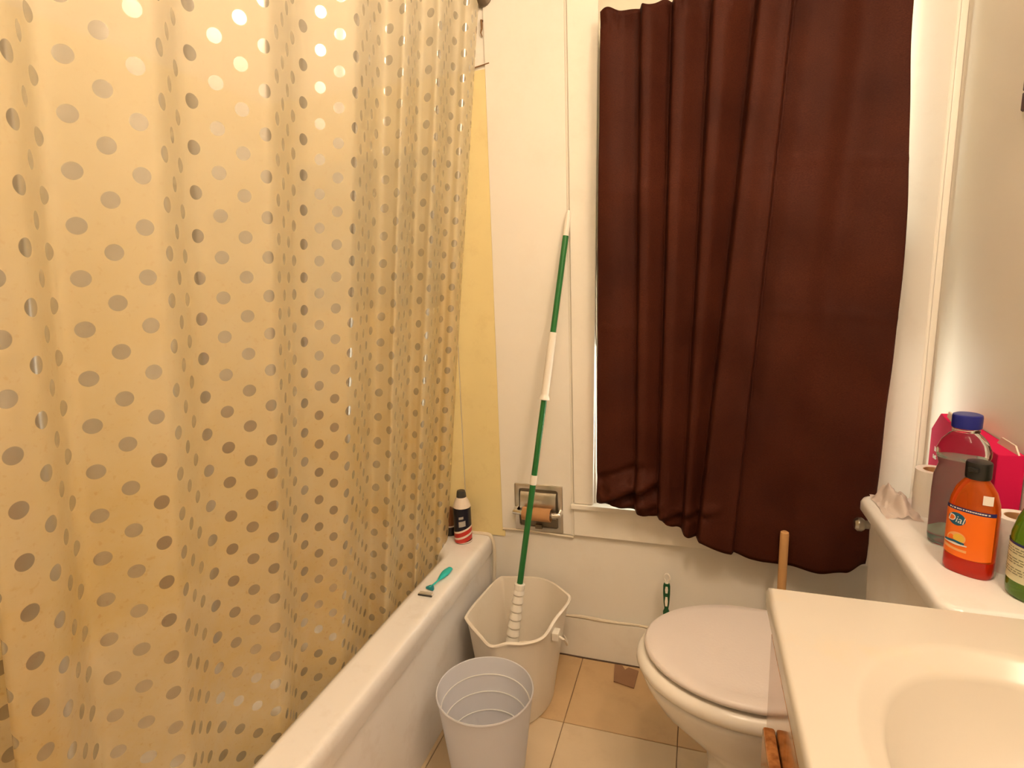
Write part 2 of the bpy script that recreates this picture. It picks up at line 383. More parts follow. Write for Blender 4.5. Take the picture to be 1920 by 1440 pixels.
# window
wn = struct_root('window_1', 'old sash window with cream painted casing')
link('casing', prism([(-.362, .547), (-.301, .547), (-.273, 2.14), (-.362, 2.14)], YB-.020, YB, 1, .0015), 'trim', wn)
link('casing', prism([(.482, YB+.062), (.474, YB+.055), (.549, YB-.020), (.556, YB-.020), (.557, YB+.004)], .547, 2.14, 2, .001), 'trim', wn)
link('casing', box((-.273, YB-.020, 2.062), (.549, YB, 2.14), .003), 'trim', wn)
link('corner_strip', box((.5585, YB-.012, .142), (XW, YB, ZC), .004), 'trim', wn)
link('side_strip', box((-.3725, YB-.010, .43), (-.364, YB, 2.3), .003), 'trim', wn)
link('sill', box((-.372, YB-.028, .529), (XW-.002, YB+.09, .5455), .004), 'trim', wn)
link('apron', box((-.364, YB-.017, .436), (XW-.002, YB, .5285), .003), 'trim', wn)
link('jamb', box((OX0, YB, OZ0), (OX0+.012, YB+.10, OZ1)), 'trim', wn)
link('jamb', box((OX1-.012, YB, OZ0), (OX1, YB+.10, OZ1)), 'trim', wn)
link('stop', box((.468, YB+.062, OZ0), (OX1-.012, YB+.10, OZ1)), 'trim', wn)
bm = bmesh.new()
for lo, hi in (((OX0+.012, 0, OZ0), (OX0+.03, 0, 1.33)), ((SX1-.038, 0, OZ0), (SX1, 0, 1.33)), ((OX0+.03, 0, OZ0), (SX1-.038, 0, OZ0+.06)), ((OX0+.03, 0, 1.28), (SX1-.038, 0, 1.33))):
    add_box(bm, (lo[0], YB+.035, lo[2]), (hi[0], YB+.062, hi[2]), .002, 1)
s1 = link('sash', from_bm(bm), 'blind', wn)
link('pane', box((OX0+.026, YB+.046, OZ0+.05), (SX1-.033, YB+.050, 1.29)), 'window_glass', s1)
bm = bmesh.new()
for lo, hi in (((OX0+.012, 0, 1.29), (OX0+.03, 0, OZ1)), ((SX1-.038, 0, 1.29), (SX1, 0, OZ1)), ((OX0+.03, 0, 1.29), (SX1-.038, 0, 1.34)), ((OX0+.03, 0, 1.955), (SX1-.038, 0, OZ1))):
    add_box(bm, (lo[0], YB+.066, lo[2]), (hi[0], YB+.093, hi[2]), .002, 1)
s2 = link('sash', from_bm(bm), 'blind', wn)
link('pane', box((OX0+.026, YB+.077, 1.33), (SX1-.033, YB+.081, 1.965)), 'window_glass', s2)

rs = thing('roller_shade', 'cream pulled down shade between window sash and brown curtain', 'window shade', (0, 0, 0))
link('shade', box((OX0+.014, YB+.026, 1.06), (SX1-.004, YB+.0275, 2.03)), 'shade', rs)
link('hem_bar', box((OX0+.014, YB+.023, 1.05), (SX1-.004, YB+.031, 1.07), .002), 'shade', rs)
link('roller', tube([(OX0+.013, YB+.018, 2.035), (SX1-.004, YB+.018, 2.035)], .014, 16), 'shade', rs)

# ------------------------------------------------------------------ bath tub
tub = thing('bathtub', 'white enamel bathtub along the left wall behind the dotted curtain', 'bathtub', (0, 0, 0))
X0, Y0, Y1 = XL, .18, YB-.001
def ring(x1, z, dz=0.): return rrect(X0+.001, x1, Y0+dz, Y1, .006 + dz, z, 8)
def iring(o, z, r): return rrect(-1.335+o, -.757-o, .30+o, 1.585-o*1.3, r, z, 8)
rings = [ring(-.664, .0), ring(-.662, .3295), ring(-.671, .3302), ring(-.671, .3328), ring(-.656, .3335), ring(-.6535, .336), ring(-.649, .37), ring(-.651, .386), ring(-.6545, .395), ring(-.660, .3990), ring(-.668, .3998), ring(-.674, .4),
         iring(-.022, .4, .10), iring(-.014, .3995, .10), iring(-.004, .394, .10), iring(.002, .38, .10), iring(.02, .22, .12), iring(.05, .10, .14), iring(.10, .065, .12)]
link('shell', loft(rings, True, True, angle=50), 'tub', tub)
link('drain', lathe([(.03, 0), (.03, .004), (.012, .004), (.012, .001)], 24), 'chrome', tub, (-1.05, .52, .066))
cb = [(-1.40, YB-.008, .402), (-.75, YB-.010, .402), (-.70, YB-.010, .403), (-.662, YB-.012, .403), (-.650, YB-.014, .392), (-.644, YB-.012, .36), (-.646, YB-.008, .30), (-.655, YB-.006, .15), (-.656, YB-.006, .02)]
tc_ = struct(link('trim_3', tube(catmull(cb, 6, False), .0065, 8), 'caulk'), 'bead of caulk where tub meets wall')

# ------------------------------------------------------------------ shower curtain on its rod
rod = thing('shower_rod', 'curtain rod above the tub at the top of the picture', 'rod', (0, 0, 0))
RX, RZ = -.612, 2.062
link('bar', tube([(RX, YF, RZ), (RX, YB-.01, RZ)], .0125, 16), 'chrome_worn', rod)
link('flange', lathe([(.032, 0), (.032, .004), (.022, .012), (.016, .02)], 24), 'dark_metal', rod, (RX, YB-.008, RZ), (R(90), 0, 0))
prof = [(0.2796, -0.0689), (0.3463, -0.061), (0.403, -0.0531), (0.4387, -0.0452), (0.4388, -0.0319), (0.4114, -0.0159), (0.3827, -0.0027), (0.3689, 0.0106), (0.3719, 0.0212), (0.3911, 0.0276), (0.4162, 0.0266), (0.4344, 0.0159), (0.4587, -0.008), (0.4791, -0.0266), (0.495, -0.0292), (0.5148, -0.016), (0.5405, 0.0053), (0.5651, 0.0213), (0.5796, 0.0266), (0.6004, 0.016), (0.6362, -0.0107), (0.6637, -0.0266), (0.6922, -0.0266), (0.7295, -0.0053), (0.7619, 0.0187), (0.7801, 0.0267), (0.8108, 0.016), (0.8621, -0.0107), (0.9008, -0.0278), (0.9369, -0.0278), (0.9709, -0.0027), (0.9963, 0.0241), (1.0175, 0.0278), (1.0635, 0.0134), (1.131, -0.0134), (1.1752, -0.0268), (1.1995, -0.0241), (1.1994, 0.0054), (1.1946, 0.0242), (1.2152, 0.0242), (1.2649, 0.0054), (1.3257, -0.0188), (1.3623, -0.0242), (1.3654, 0.0), (1.3609, 0.0215), (1.392, 0.0188), (1.465, -0.0054), (1.5216, -0.0188), (1.5456, -0.0108), (1.5409, 0.0108), (1.5582, 0.0189), (1.6051, 0.0108), (1.647, 0.0)]
path = catmull([(a, b, 0) for a, b in prof], 7, False)
us = [0.]
for a, b in zip(path, path[1:]): us.append(us[-1] + (b-a).length)
zs = [2.025 - i*(2.025-.30)/70 for i in range(71)]
def curtain_x(z): return -.613 - .116*(1.97 - z)
bm = bmesh.new(); uvl = bm.loops.layers.uv.new('print'); grid = []
for z in zs:
    t = (2.025 - z)/1.7
    row = []
    for k, p in enumerate(path):
        wob = .006*t*math.sin(k*.21 + z*3.1) 
        drift = .012*t*math.sin(p.x*9 + 1.2)
        top = max(0, (z-1.95)/.075)
        row.append((bm.verts.new((curtain_x(z) + p.y*lerp(1., .92, t) + wob*.5, p.x + drift, z - .012*top*abs(math.sin(us[k]/.155*math.pi)))), us[k], z))
    grid.append(row)
for r0, r1 in zip(grid, grid[1:]):
    for k in range(len(path)-1):
        q = (r0[k], r0[k+1], r1[k+1], r1[k]); f = bm.faces.new([v[0] for v in q])
        for lp, v in zip(f.loops, q): lp[uvl].uv = (v[1], v[2])
sc_ = thing('shower_curtain', 'translucent yellowed shower curtain printed with silver grey dots', 'curtain', (0, 0, 0))
me = from_bm(bm, True, 180); link('sheet', me, 'vinyl', sc_, wn_=False)
nr = 0
for k in range(len(path)):
    if us[k] >= nr*.155:
        p = path[k]; nr += 1
        x, y = curtain_x(2.0) + p.y, p.x
        ringpts = [(x*(1-s) + RX*s + 0, y, z) for s, z in ((0, 1.985), (0, 2.00))]
        cpts = [(lerp(x, RX, .5) + (RX-x)*.5*math.sin(a) + .020*math.cos(a)*(1 if a < 9 else 1), y + .004*math.cos(a), 2.040 + .042*math.sin(a)) for a in [i*2*math.pi/16 for i in range(17)]]
        link('curtain_hook', tube(cpts, .0016, 6, False), 'dark_metal', sc_)

# ------------------------------------------------------------------ brown window curtain
X_ = [-.262, .458]
hem = [(-.285, .582), (-.25, .577), (-.20, .570), (-.105, .554), (-.05, .528), (.003, .500), (.10, .468), (.20, .447), (.333, .437), (.40, .447), (.445, .475), (.48, .485)]
def sst(t):
    t = max(0., min(1., t)); return t*t*(3-2*t)
def pleats(x, v):
    e = [lerp(a, b, v) for a, b in ((-.158, -.163), (-.078, -.098), (.017, -.028), (.124, .014), (.202, .112))]
    amp = (.022, .021, .024)
    # plain left panel falling back into the first valley
    if x < e[0]: d0 = .004*math.sin((x+.265)*62) - .016*sst((x-(e[0]-.050))/.046)
    elif x < e[3]:
        k = 0 if x < e[1] else 1 if x < e[2] else 2
        t = (x-e[k])/(e[k+1]-e[k]); d0 = amp[k]*(1 - 2.0*sst((t-.30)/.66)) + .003*math.sin(t*9)
    elif x < e[4]:
        t = (x-e[3])/(e[4]-e[3]); d0 = .028 - .010*t + .004*math.sin(t*6.5)
    else:
        t = x-e[4]; d0 = -.012*(1-sst(t/.05)) + .010*math.sin(t*26 + v*1.2)*sst(t/.06) + .004*math.sin(t*61+1)
    # sharp rise at every pleat edge
    for k in range(4):
        wd = .0055
        if abs(x-e[k]) < wd:
            lo = -.016 if k == 0 else -amp[k-1]; hi = .027 if k == 3 else amp[k]
            d0 = lerp(lo, hi, sst((x-e[k]+wd)/(2*wd)))
    if abs(x-e[4]) < .006: d0 = lerp(.020, -.012, sst((x-e[4]+.006)/.012))
    return d0
nu, nv = 230, 120
bm = bmesh.new(); grid = []
for j in range(nv+1):
    row = []
    for i in range(nu+1):
        s = i/nu
        v = j/nv
        zt = 1.930 + .006*math.sin(s*61) + .004*math.sin(s*23+1)
        xl = interp([(.4, -.283), (.64, -.281), (1.28, -.274), (1.95, -.264)], lerp(1.95, .5, v)); xr = interp([(.4, .445), (.47, .452), (.69, .463), (1.25, .474), (1.90, .450)], lerp(1.93, .44, v))
        x = lerp(xl, xr, s); z = lerp(zt, interp(hem, x), v)
        d = pleats(x, v)*lerp(1., .8, v)
        # gathered heading on the rod
        if z > 1.86:
            q = (z-1.86)/.09; d += q*.004*math.sin(x*117) + q*.004*math.sin(x*61+2)
            if abs(z-1.905) < .012: d -= .004
        # bunched lower left corner
        def ridge(ax, az, bx, bz, sg, am):
            ux, uz = bx-ax, bz-az; l = math.hypot(ux, uz); ux /= l; uz /= l
            t = (x-ax)*ux + (z-az)*uz; n = (x-ax)*-uz + (z-az)*ux
            e = min(1, max(0, 1 - max(-t, t-l)/.03)) 
            return am*math.exp(-(n/sg)**2)*e*e*(3-2*e)
        d += ridge(-.26, .60, -.115, .665, .014, .030) + ridge(-.20, .585, -.10, .595, .010, .018) - ridge(-.25, .583, -.12, .628, .008, .022) - ridge(-.265, .66, -.15, .70, .012, .016) + ridge(-.235, .64, -.195, .655, .018, .022)
        d += ridge(-.10, .56, .06, .60, .012, .010) - ridge(-.10, .545, .03, .575, .008, .012)
        d += .0025*math.sin(z*26 + x*14)*math.sin(x*9+z*4)
        # horizontal packing creases
        for zc in (1.50, 1.13): d += .003*math.exp(-((z-zc - .02*math.sin(x*7))/.006)**2)
        y = min(1.618 - d, 1.657)
        row.append(bm.verts.new((x*.985, y, z)))
    grid.append(row)
for a, b in zip(grid, grid[1:]):
    for i in range(nu): bm.faces.new((a[i], a[i+1], b[i+1], b[i]))
wc = thing('window_curtain', 'dark brown fabric curtain hanging over the window', 'curtain', (0, 0, 0))
o = link('drape', from_bm(bm, True, 180), 'brown', wc, wn_=False)
sd = o.modifiers.new('thick', 'SOLIDIFY'); sd.thickness = .0018; sd.offset = 0
wr = thing('window_curtain_rod', 'thin curtain rod carrying the brown window curtain', 'rod', (0, 0, 0))
link('bar', tube([(-.25, 1.664, 1.905), (.44, 1.664, 1.905)], .004, 10), 'white_pl', wr)
for x in (-.25, .44): link('bracket', box((x-.005, 1.660, 1.897), (x+.005, 1.698, 1.913), .002), 'white_pl', wr)

# ------------------------------------------------------------------ toilet
TY = 1.236
to = thing('toilet', 'white toilet with closed lid between the vanity and window', 'toilet', (0, 0, 0))
def egg(x0, xm, x1, w, z, n=56, pb=2.6):
    out = []
    for i in range(n):
        t = 2*math.pi*i/n; c, s = math.cos(t), math.sin(t)
        if c < 0: x = xm + (xm-x0)*c; y = w*s
        else:
            x = xm + (x1-xm)*math.copysign(abs(c)**(2/pb), c); y = w*math.copysign(abs(s)**(2/pb), s)
        out.append((x, TY + y, z))
    return out
bow = [egg(.02, .16, .40, .105, .0), egg(.025, .16, .40, .100, .02), egg(.05, .17, .40, .088, .10), egg(.04, .16, .40, .10, .18), egg(-.02, .14, .39, .135, .24), egg(-.075, .13, .385, .165, .29),
       egg(-.098, .125, .38, .176, .325), egg(-.106, .125, .38, .182, .345), egg(-.107, .125, .38, .183, .356), egg(-.10, .125, .38, .176, .361)]
link('bowl', loft(bow, True, True, angle=60), 'porcelain', to)
link('seat', loft([egg(-.104, .125, .345, .178, .3615), egg(-.114, .125, .35, .188, .366), egg(-.119, .125, .352, .193, .376), egg(-.118, .125, .352, .192, .386), egg(-.113, .125, .35, .187, .394), egg(-.104, .125, .345, .178, .399), egg(-.095, .125, .34, .170, .400)], True, True, angle=60), 'seat', to)
link('gap_shadow_ring', loft([egg(-.088, .125, .33, .164, .3995), egg(-.088, .125, .33, .164, .4085)], True, True), 'gap_shade', to, (0, 0, 0))  # dark filler ring standing in for the shade between seat and lid
link('lid', loft([egg(-.092, .125, .36, .174, .406), egg(-.100, .125, .362, .182, .410), egg(-.101, .125, .362, .183, .418), egg(-.094, .125, .36, .176, .424), egg(-.07, .125, .345, .155, .4262), egg(0, .125, .28, .09, .4275)], True, True, angle=60), 'lid', to)
for s in (-1, 1): link('hinge', box((.345, TY+s*.07-.018, .382), (.378, TY+s*.07+.018, .414), .005), 'seat', to)
link('tank', loft([rrect(.415, .565, TY-.215, TY+.215, .04, .385), rrect(.402, .567, TY-.235, TY+.235, .035, .42), rrect(.398, .568, TY-.243, TY+.243, .03, .684)], True, True, angle=60), 'porcelain', to)
link('tank_lid', loft([rrect(.384, .571, TY-.248, TY+.248, .032, .685), rrect(.378, .573, TY-.253, TY+.253, .034, .691), rrect(.378, .573, TY-.253, TY+.253, .034, .708), rrect(.382, .572, TY-.249, TY+.249, .032, .716), rrect(.390, .570, TY-.241, TY+.241, .028, .7195)], True, True, angle=60), 'porcelain', to)
hd = link('flush_handle', lathe([(.010, 0), (.010, .010), (.0125, .012), (.0165, .018), (.0165, .026), (.011, .032), (.003, .033)], 24), 'steel', to, (.399, 1.452, .655), (0, R(-90), 0))

# ------------------------------------------------------------------ vanity
va = thing('vanity_cabinet', 'varnished oak vanity cabinet under the cream sink top', 'cabinet', (0, 0, 0))
for lo, hi in (((.117, .15, .08), (.132, .85, .715)), ((.132, .15, .08), (.573, .165, .715)), ((.132, .835, .08), (.573, .85, .715)), ((.132, .165, .08), (.573, .835, .095))):
    link('cabinet_panel', box(lo, hi, .001, 1), 'oak', va)
link('toe_kick', box((.17, .16, 0), (.565, .84, .08)), 'oak', va)
for y0, y1 in ((.19, .47), (.485, .765)):
    dpan = link('door', box((.1, y0, .12), (.1165, y1, .625), .004), 'oak', va)
    link('raised_panel', box((.094, y0+.055, .18), (.1005, y1-.055, .565), .005), 'oak', dpan)
    link('knob', lathe([(.006, 0), (.006, .012), (.013, .018), (.012, .026), (.004, .029)], 16), 'brass', dpan, (.0995, y1-.03 if y0 < .3 else y0+.03, .50), (0, R(-90), 0))
ct = thing('sink_top', 'cream cultured marble vanity top with an oval basin', 'sink', (0, 0, 0))
n = 72
BX, BY = .352, .572
def rect_at(x0, x1, y0, y1, z):
    out = []
    for i in range(n):
        t = 2*math.pi*i/n; c, s = math.cos(t), math.sin(t)
        tx = ((x1-BX) if c > 0 else (BX-x0))/max(abs(c), 1e-6); ty = ((y1-BY) if s > 0 else (BY-y0))/max(abs(s), 1e-6)
        k = min(tx, ty); out.append((BX + k*c, BY + k*s, z))
    # snap the nearest samples to the true corners
    for cx, cy in ((x0, y0), (x1, y0), (x1, y1), (x0, y1)):
        i = min(range(n), key=lambda q: (out[q][0]-cx)**2 + (out[q][1]-cy)**2); out[i] = (cx, cy, z)
    return out
def ell(rx, ry, z): return circ(rx, z, n, BX, BY, ry, 2.25)
def O(i): return rect_at(.115+i, .573-i*.2, .10+i, .911-i, .76)
def RZt(r, z): return [(a, b, z) for a, b, _ in r]
rings = [RZt(O(.010), .7165), RZt(O(.002), .719), RZt(O(0), .726), RZt(O(0), .750), RZt(O(.0025), .757), RZt(O(.008), .760), ell(.186, .245, .760), ell(.179, .238, .7598), ell(.174, .233, .7570), ell(.171, .230, .7545), ell(.155, .214, .7420), ell(.151, .210, .7385), ell(.148, .206, .733), ell(.137, .194, .708), ell(.116, .168, .672), ell(.085, .125, .645), ell(.05, .07, .632), ell(.022, .022, .629)]
link('top', loft(rings, False, True, angle=60), 'marble', ct)
link('drain', lathe([(.022, 0), (.022, .003), (.014, .003), (.012, .000)], 24), 'chrome', ct, (BX, BY, .6295))

# ------------------------------------------------------------------ mop bucket with the mop in it
rimp = [(-.608, 1.615), (-.577, 1.638), (-.464, 1.655), (-.379, 1.597), (-.355, 1.552), (-.373, 1.447), (-.385, 1.358), (-.428, 1.318), (-.473, 1.306), (-.510, 1.284), (-.554, 1.318), (-.615, 1.375), (-.628, 1.405), (-.624, 1.490)]
bc = Vector((-.495, 1.468, 0))
bk = thing('mop_bucket', 'cream plastic mop bucket with spout beside the tub', 'bucket', (bc.x, bc.y, 0))
rim = [Vector((a, b, 0)) - bc for a, b in rimp]
rimc = catmull([(p.x, p.y, 0) for p in rim], 6)
nR = len(rimc); ov = [Vector((.104*math.cos(math.atan2(p.y/.17, p.x/.13)), .148*math.sin(math.atan2(p.y/.17, p.x/.13)), 0)) for p in rimc]
def bring(t, z, off=0.):
    out = []
    for p, q in zip(rimc, ov):
        v = q.lerp(p, t); l = v.length; v = v*((l+off)/l); out.append((v.x, v.y, z))
    return out
HB = .285
rings = [bring(.0, 0, -.012), bring(.0, .006), bring(.35, .10), bring(.62, .18), bring(.80, .235), bring(.97, .272), bring(1., .277, .004), bring(1., .283, .006), bring(1., .2865, .002), bring(1., .285, -.003), bring(.96, .27, -.004), bring(.80, .235, -.004), bring(.62, .18, -.004), bring(.35, .10, -.004), bring(0., .012, -.004), bring(0., .010, -.03)]
link('body', loft(rings, True, True, angle=60), 'bucket', bk)
link('inner_ridge', tube([Vector(p) + Vector((0, 0, 0)) for p in bring(.22, .07, -.0045)[:nR//2-4]], .003, 6), 'bucket', bk)
for x0, x1, yy in ((.117, .138, -.03), (-.143, -.1235, .0)):
    link('ear', box((x0, yy-.016, .228), (x1, yy+.016, .254), .004), 'bucket', bk)
hp = [(.130, -.03, .24), (.146, -.036, .236), (.151, -.026, .224), (.138, .06, .15), (.10, .155, .115), (.0, .190, .110), (-.08, .165, .12), (-.126, .08, .17), (-.135, .0, .238)]
link('bail_handle', tube(catmull(hp, 6, False), .0032, 8), 'bucket', bk)
mp = thing('mop', 'green and white twist mop leaning in the bucket against the wall', 'mop', (-.540, 1.472, .012))
A = Vector((-.364, 1.683, 1.449)); B = Vector((-.500, 1.520, .336)); base = Vector(mp.location)
def MP(t): return A.lerp(B, t) - base
def seg(name, prof_, m, n=14): 
    return link(name, tube([MP(t) for t, r in prof_], [r for t, r in prof_], n), m, mp)
seg('tip_cap', [(.0, .005), (.006, .0075), (.03, .0085), (.065, .0092)], 'white_pl')
seg('pole', [(.064, .0088), (.32, .0088)], 'green')
g = [(.315, .0115)]
for i in range(22): g += [(.323 + i*.0072, .0122), (.3266 + i*.0072, .0112)]
g += [(.482, .0120), (.488, .0155), (.4935, .0165), (.495, .010)]
seg('grip', g, 'white_pl')
seg('pole', [(.494, .0088), (.704, .0088)], 'green')
seg('coupling', [(.698, .0102), (.700, .0108), (.722, .0108), (.724, .0100)], 'white_pl')
seg('pole', [(.720, .0092), (1.005, .0092)], 'green')
g = [(.998, .011), (1.0, .0165), (1.006, .0170), (1.014, .0165)]
for i in range(20): g += [(1.016 + i*.0115, .0150 + .0028*(i % 2) + .0003*i), (1.021 + i*.0115, .0168 - .0028*(i % 2) + .0003*i)]
g += [(1.26, .022), (1.285, .024)]
seg('wringer_sleeve', g, 'white_pl', 12)
bm = bmesh.new()
for i in range(26):
    a = random.uniform(0, 2*math.pi); rr = random.uniform(.01, .052)
    e = Vector((rr*math.cos(a)-.0, rr*math.sin(a)*1.3, random.uniform(.006, .024)))
    add_tube(bm, [MP(1.265), (MP(1.265)+e)/2 + Vector((0, 0, .012)), e], [.006, .006, .0045], 6)
link('mop_strands', from_bm(bm), 'dirt', mp)

# ------------------------------------------------------------------ translucent waste bin
wb = thing('waste_bin', 'translucent white plastic waste bin on the floor before the bucket', 'bin', (-.470, 1.130, 0))
Hc, rt, rb = .28, .117, .083
def rc(z): return lerp(rb, rt, z/Hc)
pr = [(rb-.006, 0), (rb, .004)] + [(rc(z), z) for z in (.05, .1, .15, .2, .25, .274)] + [(rt+.0015, .276), (rt+.002, .279), (rt+.0005, .2815), (rt-.0015, .2805)]
pr += [(rc(z)-.0018, z) for z in (.274, .25, .2, .15, .1, .05)] + [(rb-.002, .007), (.05, .006)]
link('body', lathe(pr, 64, True, True, angle=50), 'can_milky', wb)
for z in (.236, .190, .140, .090, .045):
    link('ridge', tube([((rc(z)-.003)*math.cos(a), (rc(z)-.003)*math.sin(a), z) for a in [i*2*math.pi/48 for i in range(49)]], .0016, 6, False), 'can_ring', wb)

# ------------------------------------------------------------------ paper holder in the wall
ph = thing('paper_holder', 'recessed chrome toilet paper holder in the wall behind mop', 'paper holder', (-.482, YB-.007, .515))
fr = []
def sq(h, y, r): return [(p[0], y, p[1]) for p in [(a, b) for a, b, _ in rrect(-h, h, -h, h, r, 0, 5)]]
link('frame', loft([sq(.081, 0, .004), sq(.081, -.004, .004), sq(.078, -.006, .004), sq(.066, -.006, .009), sq(.064, -.003, .009)], False, False, angle=40), 'chrome_worn', ph)
link('recess', loft([sq(.0645, -.003, .009), sq(.0645, -.0008, .009)], False, True), 'dark_metal', ph)
bm = bmesh.new()
for k in range(9):
    pass
bm.free()
link('hood', loft([[(-.060, -.004 - .012*math.sin(a), .010 + .045*math.cos(a)) for a in [i*math.pi/8 for i in range(9)]], [(.060, -.004 - .012*math.sin(a), .010 + .045*math.cos(a)) for a in [i*math.pi/8 for i in range(9)]]], False, False, closed=False), 'chrome_worn', ph)
for s in (-1, 1): link('post', tube([(s*.073, -.006, -.006), (s*.073, -.030, -.008), (s*.050, -.033, -.009)], [.010, .010, .007], 12), 'chrome', ph)
link('lower_tab', box((-.012, -.012, -.070), (.012, -.004, -.055), .002), 'dark_metal', ph)
rl = thing('empty_roll', 'bare brown cardboard roll on the chrome paper holder', 'cardboard tube', (-.480, YB-.040, .506))
def roll_tube(r, l, t=.0012): return lathe([(r-t, 0), (r, .0), (r, l), (r-t, l), (r-t, 0)], 28, False, False)
link('core', roll_tube(.0215, .094), 'card', rl, (-.047, 0, 0), (0, R(90), 0))
link('spindle', tube([(-.052, 0, 0), (.052, 0, 0)], .0095, 14), 'chrome_worn', rl)

# ------------------------------------------------------------------ on the tub rim
sv = thing('shaving_cream_can', 'dark shaving cream can with red and white stripes on tub corner', 'can', (-.730, 1.630, .3998), R(0))
sv.scale = (1, 1, .94)
CR = .0295
link('shell', lathe([(CR-.002, 0), (CR, .002), (CR, .128), (CR-.001, .131)], 40), 'navy', sv)
link('shoulder', lathe([(CR, .1305), (CR-.001, .136), (.024, .150), (.018, .163), (.0165, .166)], 40, False), 'cream_band', sv)
link('cap', lathe([(.0158, .163), (.0165, .166), (.0155, .178), (.0135, .188), (.009, .190)], 28), 'grey_cap', sv)
def band(z0, z1, m, tilt=.020, r=CR+.0006, a0=0, a1=360):
    k = 48; ca = math.atan2(-1.617, .728)
    rr_ = [[], []]
    for i in range(k+1):
        a = R(lerp(a0, a1, i/k)); dz = tilt*math.sin(a - ca)
        for q, z in enumerate((z0, z1)): rr_[q].append((r*math.cos(a), r*math.sin(a), max(.0022, z + dz)))
    return loft(rr_, False, False, closed=False)
link('band', band(.046, .053, 'x', .011), 'cream_band', sv)
link('stripe', band(.030, .046, 'x', .011), 'red', sv)
link('band', band(.022, .030, 'x', .011), 'cream_band', sv)
link('stripe', band(.006, .022, 'x', .009), 'red', sv)
link('band', band(.001, .006, 'x', .003), 'cream_band', sv)
link('logo_patch', band(.066, .086, 'x', .006, CR+.0005, -92, -48), 'silver_print', sv)
link('logo_line', band(.094, .103, 'x', .006, CR+.0005, -90, -60), 'silver_print', sv)
bo = thing('brown_bottle', 'small brown bottle on its black cap half behind shower curtain', 'bottle', (-.794, 1.668, .3998))
link('cap', lathe([(.020, 0), (.0225, .002), (.021, .030), (.018, .032)], 28), 'black_pl', bo)
link('collar', lathe([(.0195, .031), (.0195, .035)], 28), 'cream_band', bo)
link('body', lathe([(.018, .034), (.020, .040), (.019, .070), (.014, .092), (.006, .098)], 28), 'brown_pl', bo)
rz = thing('razor', 'teal disposable razor lying on the white tub rim', 'razor', (-.700, 1.36, .3998), 0)
hp = [(-.002, -.045, .009), (.002, -.02, .008), (.004, .0, .007), (.006, .02, .0085), (.008, .05, .009), (.010, .072, .0075)]
bm = bmesh.new(); hpc = catmull(hp, 5, False); add_tube(bm, hpc, [lerp(.004, .0028, i/10) if i < 10 else lerp(.0028, .0120, min(1, (i-10)/8)) if i < 20 else lerp(.0120, .008, (i-20)/6) for i in range(len(hpc))], 12)
for v in bm.verts: v.co.z = .0075 + (v.co.z-.0075)*.6
link('handle', from_bm(bm), 'teal', rz)
link('neck', prism([(-.014, -.044), (.012, -.050), (.012, -.042), (.004, -.030), (-.004, -.030), (-.008, -.036)], .003, .010, 2, .001), 'teal_dark', rz)
bm = bmesh.new(); add_box(bm, (-.0225, -.074, .0005), (.0215, -.062, .007), .0015, 1)
link('head', from_bm(bm), 'white_pl', rz, (0, 0, 0), (0, 0, R(0)))
for k in range(3): link('blade', box((-.020, -.0745 + k*.0042, .0066), (.019, -.0728 + k*.0042, .0076)), 'steel', rz)
link('guard', box((-.022, -.0775, .0005), (.021, -.074, .005), .001), 'grey_cap', rz)

# ------------------------------------------------------------------ behind the toilet
br = thing('toilet_brush', 'toilet brush with green and white handle standing by the wall', 'brush', (-.070, 1.640, 0))
gp = [(.008, .0), (.008, .10), (.0085, .16), (.0065, .195), (.0045, .205), (.009, .225), (.010, .240), (.006, .250), (.0085, .268), (.0105, .30), (.0105, .325), (.009, .333)]
link('handle', lathe(gp, 16, ratio=.7), 'darkgreen', br)
for z0, z1 in ((.212, .236), (.262, .292), (.305, .326)):
    link('inlay', prism([(-.003, z0), (.003, z0), (.0045, (z0+z1)/2), (.003, z1), (-.003, z1), (-.0045, (z0+z1)/2)], -.0088, -.004, 1), 'white_pl', br)
lp_ = [(.0085*math.sin(a)*(1 if math.cos(a) > -.3 else .6), 0, .348 + .016*math.cos(a)) for a in [i*2*math.pi/20 for i in range(21)]]
link('hanging_loop', tube(lp_, .0028, 8, False), 'white_pl', br)
link('bristle_head', lathe([(.012, .0), (.034, .01), (.038, .05), (.03, .09), (.009, .10)], 24), 'white_pl', br)
pl = thing('plunger', 'plunger with plain wooden stick standing behind toilet tank', 'plunger', (.240, 1.600, 0))
link('cup', lathe([(.066, 0), (.068, .006), (.060, .030), (.044, .060), (.022, .078), (.018, .10), (.014, .102)], 32), 'rubber', pl)
link('stick', lathe([(.0115, .08), (.0115, .545), (.0105, .552), (.006, .555)], 18), 'wood', pl)

# ------------------------------------------------------------------ scrap on the floor
sc = thing('cardboard_scrap', 'small brown square scrap on the floor beside the toilet', 'scrap', (-.190, 1.624, 0))
link('sheet', prism([(-.042, .048), (-.018, .050), (-.006, .030), (.004, .044), (.036, .036), (.030, -.046), (-.034, -.032)], .0008, .0048), 'scrap', sc)

# ------------------------------------------------------------------ things on the tank lid
TZ = .7197
